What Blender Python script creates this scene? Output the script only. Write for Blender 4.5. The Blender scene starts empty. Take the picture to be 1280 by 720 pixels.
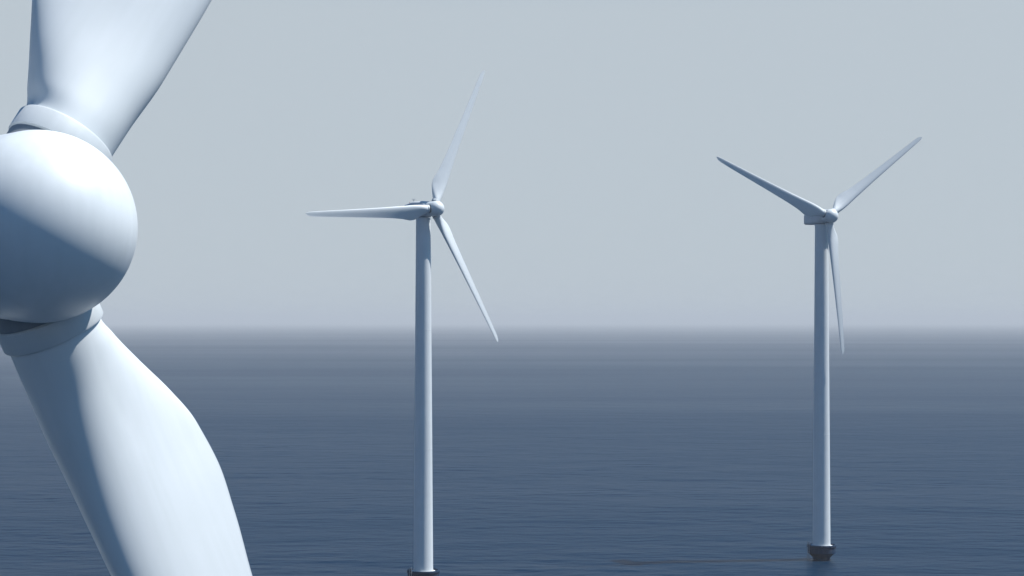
import bpy, bmesh, math, random
import numpy as np
from mathutils import Vector, Matrix
R = math.radians
random.seed(7)
sc = bpy.context.scene
COL = sc.collection

# ------------------------------------------------------------------ camera
CAM_Z = 44.0
F_PX = 2360.0                        # focal length in photo pixels (1280 wide)
cd = bpy.data.cameras.new('camera')
cam = bpy.data.objects.new('camera', cd)
COL.objects.link(cam)
cam.location = (0, 0, CAM_Z)
cam.rotation_euler = (R(90), 0, 0)
cd.sensor_width = 36.0
cd.lens = F_PX / 1280 * 36.0
cd.shift_y = 41 / 1280
cd.clip_start = 0.5
cd.clip_end = 200000
sc.camera = cam

# ------------------------------------------------------------------ sky, sun, exposure
SUN_EL, SUN_AZ = 60.0, 83.0          # azimuth clockwise from +Y (the view direction)
HAZE_SKY = (0.42, 0.475, 0.52)
w = bpy.data.worlds.new('World')
sc.world = w
w.use_nodes = True
nt = w.node_tree
nt.nodes.clear()
sky = nt.nodes.new('ShaderNodeTexSky')
sky.sky_type = 'NISHITA'
sky.sun_disc = False
sky.sun_elevation = R(SUN_EL)
sky.sun_rotation = R(SUN_AZ)
sky.altitude = 0
sky.air_density = 1.0
sky.dust_density = 1.5
sky.ozone_density = 3.0
bg = nt.nodes.new('ShaderNodeBackground')
bg.inputs['Strength'].default_value = 0.05
wo = nt.nodes.new('ShaderNodeOutputWorld')
# a grey sea haze lies over the lower sky and thins out upwards
tcw = nt.nodes.new('ShaderNodeTexCoord')
sep = nt.nodes.new('ShaderNodeSeparateXYZ')
nt.links.new(tcw.outputs['Generated'], sep.inputs[0])
mr = nt.nodes.new('ShaderNodeMapRange')
mr.interpolation_type = 'SMOOTHSTEP'
mr.inputs['From Min'].default_value = 0.16
mr.inputs['From Max'].default_value = 0.235
mr.inputs['To Min'].default_value = 0.97
mr.inputs['To Max'].default_value = 0.0
nt.links.new(sep.outputs['Z'], mr.inputs['Value'])
mx = nt.nodes.new('ShaderNodeMix')
mx.data_type = 'RGBA'
nt.links.new(mr.outputs[0], mx.inputs['Factor'])
tint = nt.nodes.new('ShaderNodeMix')          # cold northern blue of the open sky
tint.data_type = 'RGBA'
tint.blend_type = 'MULTIPLY'
tint.inputs['Factor'].default_value = 1.0
tint.inputs['B'].default_value = (0.07, 0.80, 1.32, 1)
nt.links.new(sky.outputs[0], tint.inputs['A'])
nt.links.new(tint.outputs['Result'], mx.inputs['A'])
mx.inputs['B'].default_value = tuple(c / 0.05 for c in HAZE_SKY) + (1,)
nt.links.new(mx.outputs['Result'], bg.inputs['Color'])
nt.links.new(bg.outputs[0], wo.inputs['Surface'])

sd = bpy.data.lights.new('sun', 'SUN')
sd.energy = 5.0
sd.angle = R(0.6)
sd.color = (1.0, 0.98, 0.955)
sun = bpy.data.objects.new('sun', sd)
COL.objects.link(sun)
d = Vector((math.sin(R(SUN_AZ)) * math.cos(R(SUN_EL)), math.cos(R(SUN_AZ)) * math.cos(R(SUN_EL)), math.sin(R(SUN_EL))))
sun.rotation_euler = d.to_track_quat('Z', 'Y').to_euler()
sun.location = (0, 0, 200)

vs = sc.view_settings
vs.view_transform = 'Standard'
vs.look = 'None'
vs.gamma = 1.0
vs.use_curve_mapping = False
vs.exposure = 0.3
sc.cycles.use_denoising = True
sc.cycles.volume_bounces = 1
sc.cycles.max_bounces = 8


# ------------------------------------------------------------------ materials
def new_mat(name):
    m = bpy.data.materials.new(name)
    m.use_nodes = True
    t = m.node_tree
    return m, t, t.nodes['Principled BSDF']


def node(t, kind, **kw):
    n = t.nodes.new(kind)
    for k, v in kw.items():
        setattr(n, k, v)
    return n


def paint(name, col, rough=0.5, wear=0.06, coat=0.0):
    """gel-coat / paint with faint uneven weathering and roughness"""
    m, t, b = new_mat(name)
    tc = node(t, 'ShaderNodeTexCoord')
    n1 = node(t, 'ShaderNodeTexNoise')
    n1.inputs['Scale'].default_value = 0.55
    n1.inputs['Detail'].default_value = 6
    n1.inputs['Roughness'].default_value = 0.62
    t.links.new(tc.outputs['Object'], n1.inputs['Vector'])
    mp = node(t, 'ShaderNodeMapping')
    mp.inputs['Scale'].default_value = (6, 6, 0.35)
    t.links.new(tc.outputs['Object'], mp.inputs['Vector'])
    n2 = node(t, 'ShaderNodeTexNoise')
    n2.inputs['Scale'].default_value = 1.2
    n2.inputs['Detail'].default_value = 4
    t.links.new(mp.outputs[0], n2.inputs['Vector'])
    mul = node(t, 'ShaderNodeMath', operation='MULTIPLY')
    t.links.new(n1.outputs['Fac'], mul.inputs[0])
    t.links.new(n2.outputs['Fac'], mul.inputs[1])
    cr = node(t, 'ShaderNodeValToRGB')
    cr.color_ramp.elements[0].position = 0.12
    cr.color_ramp.elements[1].position = 0.42
    dk = tuple(c * (1 - wear) * k for c, k in zip(col, (0.985, 0.99, 0.98)))
    cr.color_ramp.elements[0].color = dk + (1,)
    cr.color_ramp.elements[1].color = tuple(col) + (1,)
    t.links.new(mul.outputs[0], cr.inputs['Fac'])
    t.links.new(cr.outputs['Color'], b.inputs['Base Color'])
    rr = node(t, 'ShaderNodeMapRange')
    rr.inputs['To Min'].default_value = rough + 0.10
    rr.inputs['To Max'].default_value = rough - 0.06
    t.links.new(n1.outputs['Fac'], rr.inputs['Value'])
    t.links.new(rr.outputs[0], b.inputs['Roughness'])
    b.inputs['Coat Weight'].default_value = coat
    b.inputs['Coat Roughness'].default_value = 0.25
    return m


M_BLADE = paint('white_gelcoat', (0.73, 0.768, 0.785), 0.52, 0.05)
M_HUB = paint('white_hub_paint', (0.74, 0.782, 0.80), 0.42, 0.06, 0.15)
M_TOWER = paint('white_tower_paint', (0.73, 0.768, 0.785), 0.45, 0.07)
M_COLLAR = paint('pale_grey_root_ring', (0.66, 0.70, 0.72), 0.5, 0.08, 0.0)
M_NAC = paint('light_grey_housing', (0.66, 0.69, 0.72), 0.45, 0.08)
M_SEAL = paint('grey_rubber_seal', (0.28, 0.31, 0.34), 0.6, 0.2, 0.0)
M_STEEL = paint('galvanised_steel', (0.35, 0.37, 0.39), 0.5, 0.2, 0.0)
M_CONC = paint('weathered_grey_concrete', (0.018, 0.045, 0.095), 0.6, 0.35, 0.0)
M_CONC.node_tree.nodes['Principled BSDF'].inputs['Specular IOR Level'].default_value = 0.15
M_DOOR = paint('grey_door_paint', (0.30, 0.34, 0.38), 0.5, 0.1, 0.0)
M_LAMP = paint('red_lamp_glass', (0.35, 0.03, 0.02), 0.2, 0.05, 0.5)


def water_mat():
    m, t, b = new_mat('sea_water')
    geo = node(t, 'ShaderNodeNewGeometry')

    def noise(scale, sx, sy, rot, detail, rough=0.55):
        mp = node(t, 'ShaderNodeMapping')
        mp.inputs['Scale'].default_value = (sx, sy, 1)
        mp.inputs['Rotation'].default_value = (0, 0, R(rot))
        t.links.new(geo.outputs['Position'], mp.inputs['Vector'])
        n = node(t, 'ShaderNodeTexNoise')
        n.inputs['Scale'].default_value = scale
        n.inputs['Detail'].default_value = detail
        n.inputs['Roughness'].default_value = rough
        t.links.new(mp.outputs[0], n.inputs['Vector'])
        return n.outputs['Fac']

    swell = noise(0.055, 0.55, 1.0, 8, 3)
    chop = noise(0.33, 0.6, 1.0, -6, 5, 0.6)
    patch = noise(0.0022, 0.22, 1.0, 3, 4, 0.6)         # wind patches: long streaks
    # colour: deep blue with broad, faint patches of clearer and greener water
    cr = node(t, 'ShaderNodeValToRGB')
    cr.color_ramp.elements[0].position = 0.35
    cr.color_ramp.elements[0].color = (0.0003, 0.0145, 0.038, 1)
    cr.color_ramp.elements[1].position = 0.65
    cr.color_ramp.elements[1].color = (0.0005, 0.017, 0.042, 1)
    t.links.new(patch, cr.inputs['Fac'])
    t.links.new(cr.outputs['Color'], b.inputs['Base Color'])
    rr = node(t, 'ShaderNodeMapRange')
    rr.inputs['From Min'].default_value = 0.3
    rr.inputs['From Max'].default_value = 0.7
    rr.inputs['To Min'].default_value = 0.31
    rr.inputs['To Max'].default_value = 0.42
    t.links.new(patch, rr.inputs['Value'])
    t.links.new(rr.outputs[0], b.inputs['Roughness'])
    b.inputs['IOR'].default_value = 1.333
    b.inputs['Specular IOR Level'].default_value = 0.15
    a = node(t, 'ShaderNodeMath', operation='MULTIPLY')
    a.inputs[1].default_value = 1.3
    t.links.new(swell, a.inputs[0])
    c = node(t, 'ShaderNodeMath', operation='MULTIPLY')
    t.links.new(chop, c.inputs[0])
    pr = node(t, 'ShaderNodeMapRange')
    pr.inputs['From Min'].default_value = 0.3
    pr.inputs['From Max'].default_value = 0.7
    pr.inputs['To Min'].default_value = 0.26
    pr.inputs['To Max'].default_value = 0.52
    t.links.new(patch, pr.inputs['Value'])
    t.links.new(pr.outputs[0], c.inputs[1])
    s = node(t, 'ShaderNodeMath', operation='ADD')
    t.links.new(a.outputs[0], s.inputs[0])
    t.links.new(c.outputs[0], s.inputs[1])
    bp = node(t, 'ShaderNodeBump')
    bp.inputs['Strength'].default_value = 1.0
    bp.inputs['Distance'].default_value = 1.0
    t.links.new(s.outputs[0], bp.inputs['Height'])
    t.links.new(bp.outputs[0], b.inputs['Normal'])
    return m


M_SEA = water_mat()


# ------------------------------------------------------------------ mesh helpers
def link_mesh(name, verts, faces, mat, parent=None, sharp=35, mats=None):
    me = bpy.data.meshes.new(name)
    me.from_pydata(verts, [], faces)
    bm = bmesh.new()
    bm.from_mesh(me)
    bmesh.ops.remove_doubles(bm, verts=bm.verts, dist=1e-5)
    bmesh.ops.recalc_face_normals(bm, faces=bm.faces)
    bm.to_mesh(me)
    bm.free()
    me.materials.append(mat)
    for p in me.polygons:
        p.use_smooth = True
    me.set_sharp_from_angle(angle=R(sharp))
    o = bpy.data.objects.new(name, me)
    COL.objects.link(o)
    if parent:
        o.parent = parent
    return o


class MB:
    def __init__(self):
        self.v, self.f = [], []

    def rings(self, rings, caps=True):
        base = len(self.v)
        n = len(rings[0])
        for r in rings:
            self.v += [tuple(p) for p in r]
        for i in range(len(rings) - 1):
            for j in range(n):
                a = base + i * n + j
                b = base + i * n + (j + 1) % n
                self.f.append((a, b, b + n, a + n))
        if caps:
            self.f.append(tuple(base + j for j in range(n))[::-1])
            self.f.append(tuple(base + (len(rings) - 1) * n + j for j in range(n)))
        return self

    def lathe(self, prof, n=64, axis='Z', M=None, closed=False):
        """prof: (radius, height) pairs; revolved about the axis"""
        rr = []
        for r, h in prof:
            ring = []
            for k in range(n):
                a = 2 * math.pi * k / n
                p = Vector((r * math.cos(a), r * math.sin(a), h))
                if axis == 'Y':
                    p = Vector((p.x, h, p.y))
                ring.append(M @ p if M else p)
            rr.append(ring)
        if closed:
            rr.append(rr[0])
        return self.rings(rr, caps=not closed)

    def tube(self, a, b, r, n=10):
        a, b = Vector(a), Vector(b)
        q = (b - a).to_track_quat('Z', 'Y').to_matrix().to_4x4()
        q.translation = a
        return self.lathe([(r, 0), (r, (b - a).length)], n, M=q)

    def box(self, c, s, bev=0.0):
        bm = bmesh.new()
        bmesh.ops.create_cube(bm, size=1)
        bmesh.ops.scale(bm, vec=Vector(s), verts=bm.verts)
        if bev:
            bmesh.ops.bevel(bm, geom=bm.edges[:], offset=bev, segments=2, affect='EDGES')
        bmesh.ops.translate(bm, vec=Vector(c), verts=bm.verts)
        base = len(self.v)
        bm.verts.index_update()
        self.v += [tuple(v.co) for v in bm.verts]
        self.f += [tuple(base + v.index for v in f.verts) for f in bm.faces]
        bm.free()
        return self

    def build(self, name, mat, parent=None, sharp=35):
        return link_mesh(name, self.v, self.f, mat, parent, sharp)


def lerp_table(tab, x):
    """smooth (monotone cubic) interpolation through a table"""
    if x <= tab[0][0]:
        return tab[0][1]
    if x >= tab[-1][0]:
        return tab[-1][1]
    n = len(tab)
    for i in range(n - 1):
        x0, y0 = tab[i]
        x1, y1 = tab[i + 1]
        if x0 <= x <= x1:
            h = x1 - x0
            s = (y1 - y0) / h

            def slope(k):
                if k == 0 or k == n - 1:
                    return s
                a = (tab[k][1] - tab[k - 1][1]) / (tab[k][0] - tab[k - 1][0])
                b = (tab[k + 1][1] - tab[k][1]) / (tab[k + 1][0] - tab[k][0])
                return 0.0 if a * b <= 0 else 2 * a * b / (a + b)
            m0, m1 = slope(i), slope(i + 1)
            u = (x - x0) / h
            return ((2*u**3 - 3*u*u + 1) * y0 + (u**3 - 2*u*u + u) * h * m0
                    + (-2*u**3 + 3*u*u) * y1 + (u**3 - u*u) * h * m1)


# blade tables: radius from the rotor axis (m, for a 26.4 m rotor) -> value
LE = [(1.2, 0.66), (2.1, 0.68), (3.1, 0.74), (4.1, 0.74), (7, 0.63), (12, 0.48), (18, 0.36), (23, 0.28), (25.4, 0.23), (26.1, 0.17), (26.4, 0.06)]
TE = [(1.2, 0.66), (1.62, 0.67), (1.95, 0.84), (2.6, 1.20), (3.3, 1.56), (3.9, 1.77), (4.6, 1.83), (5.4, 1.72), (6.6, 1.50), (9, 1.30), (14, 1.04), (19, 0.82), (23, 0.64), (25.4, 0.50), (26.1, 0.32), (26.4, 0.05)]
TH = [(1.2, 1.32), (1.8, 1.28), (2.5, 1.12), (3.5, 0.88), (5, 0.66), (8, 0.46), (13, 0.28), (19, 0.17), (24, 0.10), (26.4, 0.03)]
WT = [(1.2, 0.0), (1.55, 0.0), (2.2, 0.24), (3.2, 0.68), (4.3, 1.0), (30, 1.0)]
TW = [(1.2, 13.0), (3.6, 12.0), (6, 8.0), (10, 4.0), (18, 1.0), (26.4, -0.5)]


def blade_mesh(Rr, nseg, nring, pitch):
    k = Rr / 26.4
    rs = []
    for i in range(nring):
        u = i / (nring - 1)
        rs.append(1.25 + (26.4 - 1.25) * (0.75 * u ** 2.2 + 0.25 * u))
    rings = []
    for r in rs:
        le, te, th = lerp_table(LE, r), lerp_table(TE, r), lerp_table(TH, r)
        wt, tw = lerp_table(WT, r), R(lerp_table(TW, r) + pitch)
        c = le + te
        ring = []
        for j in range(nseg):
            ph = 2 * math.pi * j / nseg
            cx, cy = math.cos(ph), 0.66 * math.sin(ph)
            xi = (1 - math.cos(ph)) / 2
            yt = 5 * (0.2969 * math.sqrt(xi) - 0.126 * xi - 0.3516 * xi ** 2 + 0.2843 * xi ** 3 - 0.1015 * xi ** 4)
            yt = max(yt, 0.012 / max(th, .02) * math.sqrt(max(xi, 0)))
            sgn = 1 if math.sin(ph) >= 0 else -1
            if sgn > 0:
                ay = th * yt * 1.10                       # suction side, downwind (+y)
            else:
                ay = -th * yt * 0.90 + 0.10 * th * math.sin(math.pi * xi) * xi
            ax = le - c * xi
            x = (1 - wt) * cx * (le if cx > 0 else te) + wt * ax
            y = (1 - wt) * cy * min(1, th / 1.32) + wt * ay
            # twist: leading edge turned upwind (-y)
            X = x * math.cos(tw) + y * math.sin(tw)
            Y = -x * math.sin(tw) + y * math.cos(tw)
            ring.append((X, Y, r * k if r > 4 else r * (1 + (k - 1) * max(0, (r - 1.7) / 2.3))))
        rings.append(ring)
    return rings


def rrect(w, h, rad, y, cx=0.0, cz=0.0, n=6):
    pts = []
    for qx, qz, a0 in ((1, 1, 0), (-1, 1, 90), (-1, -1, 180), (1, -1, 270)):
        for i in range(n + 1):
            a = R(a0 + 90 * i / n)
            pts.append((cx + qx * (w / 2 - rad) + rad * math.cos(a), y, cz + qz * (h / 2 - rad) + rad * math.sin(a)))
    return pts


# ------------------------------------------------------------------ one turbine
def turbine(px_x, dist, hub_z, az, psi, rotor_r, overhang, label, near=False, pitch=0.0):
    """rotor centre at the given point, rotor axis turned psi from the camera direction"""
    n = Vector((math.sin(psi), -math.cos(psi), 0))
    hub = Vector(((px_x - 640) * dist / F_PX, dist, hub_z))
    base = hub - n * overhang
    root = bpy.data.objects.new('wind_turbine', None)
    COL.objects.link(root)
    root.location = (base.x, base.y, 0)
    root.rotation_euler = (0, 0, psi)
    root['label'] = label
    root['category'] = 'wind turbine'
    root['group'] = 'white offshore wind turbines'
    seg = 160 if near else 64
    z_top = hub_z - 1.38
    rt, rb = 1.21, 1.62
    zb = 3.05                                            # tower foot on the collar

    # foundation: concrete pile flaring into an ice collar that carries a work deck
    fb = MB().lathe([(1.50, -8), (1.50, 0.10), (1.62, 0.45), (2.42, 1.22), (2.60, 1.28), (2.60, 2.25), (2.54, 2.32), (1.9, 2.36)], 64)
    found = fb.build('foundation', M_CONC, root)
    rim = MB().lathe([(2.46, 2.30), (2.66, 2.30), (2.70, 2.36), (2.70, 2.72), (2.66, 2.78), (2.46, 2.78)], 64, closed=True)
    rim.build('deck_rim', M_CONC, found)
    lad = MB()
    for s in (-0.25, 0.25):
        lad.tube((-2.82, s, -1.2), (-2.82, s, 3.5), 0.06)
        lad.tube((-2.82, s, 1.5), (-2.60, s, 1.5), 0.04)
    for q in range(14):
        lad.tube((-2.82, -0.25, -1.0 + q * 0.32), (-2.82, 0.25, -1.0 + q * 0.32), 0.025, 8)
    lad.build('ladder', M_STEEL, found)

    # tower: tapered tube with bolted flange seams
    prof = [(1.98, 2.361), (1.98, 2.62), (rb + .04, 2.66), (rb, zb)]
    H = z_top - zb
    for s in (0.34, 0.68):
        z = zb + H * s
        r = rb + (rt - rb) * s
        prof += [(r, z - 0.06), (r + 0.012, z - 0.05), (r + 0.012, z + 0.05), (r, z + 0.06)]
    prof += [(rt, z_top - 0.25), (rt + 0.07, z_top - 0.22), (rt + 0.07, z_top)]
    tower = MB().lathe(prof, 96 if near else 72).build('tower', M_TOWER, root)
    dm = MB()
    dm.box((rb * 0.985, 0.0, 3.95), (0.16, 0.86, 2.0), 0.05)
    door = dm.build('door', M_DOOR, tower)
    MB().box((rb * 0.985 + 0.10, 0.28, 3.95), (0.05, 0.06, 0.22), 0.01).build('handle', M_STEEL, door)

    # nacelle: housing behind the rotor, roof falling to the back
    o = -overhang                                        # rotor centre lies at y = o (upwind is -y)
    st = [(o + 0.95, 2.05, 2.05, 0.95, 0.0), (o + 1.15, 2.35, 2.35, 0.9, 0.0), (o + 1.7, 2.6, 2.62, 0.55, 0.02),
          (1.6, 2.66, 2.66, 0.50, 0.0), (3.2, 2.55, 2.30, 0.46, -0.16), (4.25, 2.30, 1.95, 0.42, -0.30),
          (4.40, 2.10, 1.75, 0.36, -0.30)]
    nac = MB().rings([rrect(ww, hh, rad, y, 0, hub_z + cz) for y, ww, hh, rad, cz in st]).build('nacelle', M_NAC, root, 40)
    mast = MB().tube((0.5, 3.0, hub_z + 0.9), (0.5, 3.0, hub_z + 1.9), 0.035)
    mast.tube((0.2, 3.0, hub_z + 1.72), (0.8, 3.0, hub_z + 1.72), 0.025)
    for s in (0.2, 0.8):
        mast.tube((s, 3.0, hub_z + 1.72), (s, 3.0, hub_z + 1.95), 0.03)
    mast.build('wind_sensor_mast', M_STEEL, nac)
    MB().lathe([(0.10, hub_z + 0.86), (0.10, hub_z + 1.10), (0.09, hub_z + 1.24), (0.05, hub_z + 1.30)], 20,
               M=Matrix.Translation((-0.55, 2.8, 0))).build('warning_lamp', M_LAMP, nac)
    MB().lathe([(1.0, o + 0.85), (1.0, o + 1.1)], 64, 'Y', Matrix.Translation((0, 0, hub_z))).build('main_bearing_seal', M_SEAL, nac)

    # hub: round spinner nose about the rotor axis, with a port for each blade
    pr = []
    cy, rad = -0.82, 1.28
    nr = 130 if near else 60
    for i in range(nr + 1):
        a = R(0.6 + (92 - 0.6) * i / nr)
        pr.append((rad * math.sin(a) if i else 0.012, o + cy - rad * math.cos(a)))
    y0 = o + cy + rad * 0.05
    nb = 60 if near else 24
    for i in range(nb):
        y = y0 + (o + 0.75 - y0) * i / (nb - 1)
        r = 1.276 - 0.06 * max(0, (y - y0) / (o + 0.75 - y0)) ** 1.5
        if near and i in (9, 10):
            r -= 0.008                                   # joint between nose cone and hub shell
        pr.append((r, y))
    pr += [(1.17, o + 0.79), (1.05, o + 0.80)]
    hm_ = MB().lathe(pr, 360 if near else 120, 'Y', Matrix.Translation((0, 0, hub_z)))
    C0 = Matrix.Translation((0, o, hub_z))
    frames = []
    for kx in range(3):
        frames.append(C0 @ Matrix.Rotation(R(90) - (az + kx * 2 * math.pi / 3), 4, 'Y'))
    # each blade sits in a round well sunk into the shell
    for Mx in frames:
        inv = Mx.inverted()
        for i, v in enumerate(hm_.v):
            p = inv @ Vector(v)
            rr = math.hypot(p.x, p.y)
            if p.z > 0.5 and rr < 0.94:
                t_ = min(1, max(0, (0.94 - rr) / 0.07))
                t_ = t_ * t_ * (3 - 2 * t_)
                p.z = min(p.z, p.z + (0.93 - p.z) * t_)
                hm_.v[i] = tuple(Mx @ p)
    hubo = hm_.build('hub', M_HUB, root, 60)
    for Mx in frames:
        MB().lathe([(0.70, 0.85), (0.70, 1.25), (0.66, 1.26)], 96, M=Mx).build('pitch_seal', M_SEAL, hubo)
        # the blade, mesh in its own frame: +z along the blade
        bl = MB().rings(blade_mesh(rotor_r, 96 if near else 48, 150 if near else 90, pitch)).build('blade', M_BLADE, root, 50)
        bl.matrix_local = Mx
        ring = MB().lathe([(0.50, 1.255), (0.69, 1.255), (0.725, 1.28), (0.725, 1.555), (0.71, 1.58), (0.665, 1.59), (0.50, 1.59)], 96 if near else 48, closed=True)
        rg = ring.build('root_ring', M_COLLAR, bl)
    return root


# ------------------------------------------------------------------ sea, haze
WAVE_STEEP = 0.006
S = 80000
# open sheet to the horizon, with real wind waves modelled over the stretch round the turbines
X0, X1, Y0, Y1, DX, DY = -420.0, 420.0, 60.0, 1100.0, 1.1, 0.8
gx = np.arange(X0, X1 + DX / 2, DX)
gy = np.arange(Y0, Y1 + DY / 2, DY)
GX, GY = np.meshgrid(gx, gy)
rng = np.random.default_rng(11)
Z = np.zeros_like(GX)
for q in range(46):
    lam = 3.0 * (13 / 3.0) ** rng.random()
    th = R(78) + rng.normal(0, 0.42)                    # wave travel direction
    k = 2 * math.pi / lam
    amp = WAVE_STEEP * lam / (2 * math.pi) * (0.6 + 0.8 * rng.random())
    p = k * (math.cos(th) * GX + math.sin(th) * GY) + rng.random() * 6.283
    Z += amp * (np.sin(p) + 0.12 * np.cos(2 * p))
# gusts: patches where the chop is higher or lower
G = np.zeros_like(GX)
for q in range(14):
    lx, ly = 120 + 260 * rng.random(), 30 + 90 * rng.random()
    G += np.sin(GX / lx * 6.283 + GY / ly * 6.283 * rng.choice([-1, 1]) + rng.random() * 6.283)
Z *= np.clip(0.85 + 0.09 * G, 0.45, 1.3)


def ease(v):
    v = np.clip(v, 0, 1)
    return v * v * (3 - 2 * v)


Z *= ease((GX - X0) / 110) * ease((X1 - GX) / 110) * ease((GY - Y0) / 60) * ease((Y1 - GY) / 560)
ny, nx = GX.shape
co = np.stack([GX, GY, Z], -1).reshape(-1, 3)
idx = np.arange(ny * nx).reshape(ny, nx)
quads = np.stack([idx[:-1, :-1], idx[:-1, 1:], idx[1:, 1:], idx[1:, :-1]], -1).reshape(-1, 4)
xe, ye = gx[-1], gy[-1]
outer = np.array([(-S, -S, 0), (S, -S, 0), (S, S, 0), (-S, S, 0)], float)
nb = len(co)
ca, cb, cc, cdn = idx[0, 0], idx[0, -1], idx[-1, -1], idx[-1, 0]
frame = np.array([(nb, nb + 1, cb, ca), (nb + 1, nb + 2, cc, cb), (nb + 2, nb + 3, cdn, cc), (nb + 3, nb, ca, cdn)])
co = np.concatenate([co, outer])
quads = np.concatenate([quads, frame])
me = bpy.data.meshes.new('sea')
me.vertices.add(len(co))
me.vertices.foreach_set('co', co.astype(np.float32).ravel())
me.loops.add(quads.size)
me.loops.foreach_set('vertex_index', quads.astype(np.int32).ravel())
me.polygons.add(len(quads))
me.polygons.foreach_set('loop_start', np.arange(0, quads.size, 4, dtype=np.int32))
me.polygons.foreach_set('use_smooth', np.ones(len(quads), dtype=bool))
me.update(calc_edges=True)
me.materials.append(M_SEA)
sea = bpy.data.objects.new('sea', me)
COL.objects.link(sea)
sea['kind'] = 'structure'

hm = bpy.data.materials.new('sea_haze')
hm.use_nodes = True
ht = hm.node_tree
ht.nodes.clear()
pv = ht.nodes.new('ShaderNodeVolumePrincipled')
pv.inputs['Color'].default_value = (0.82, 0.83, 0.83, 1)
pv.inputs['Density'].default_value = 1.65e-4
ho = ht.nodes.new('ShaderNodeOutputMaterial')
ht.links.new(pv.outputs[0], ho.inputs['Volume'])
hb = MB()
hb.box((0, 0, 47.0), (2 * S + 400, 2 * S + 400, 96.0))   # from 1 m below the water to above the blade tips
haze = hb.build('haze', hm)
haze['kind'] = 'stuff'

# ------------------------------------------------------------------ the three turbines
turbine(541.5, 310.9, 62.44, R(63.9), R(44.4), 26.6, 2.45,
        'wind turbine in the middle, one blade level to the left and one pointing up', pitch=5)
turbine(1036.0, 345.8, 63.15, R(36.7), R(23.1), 25.5, 2.45,
        'farther wind turbine on the right, its blades in a Y with one hanging down', pitch=4)
turbine(11.0, 25.65, 45.25, R(56.0), R(43.6), 26.4, 3.6,
        'huge close wind turbine cut by the left edge, with a big round hub', near=True)
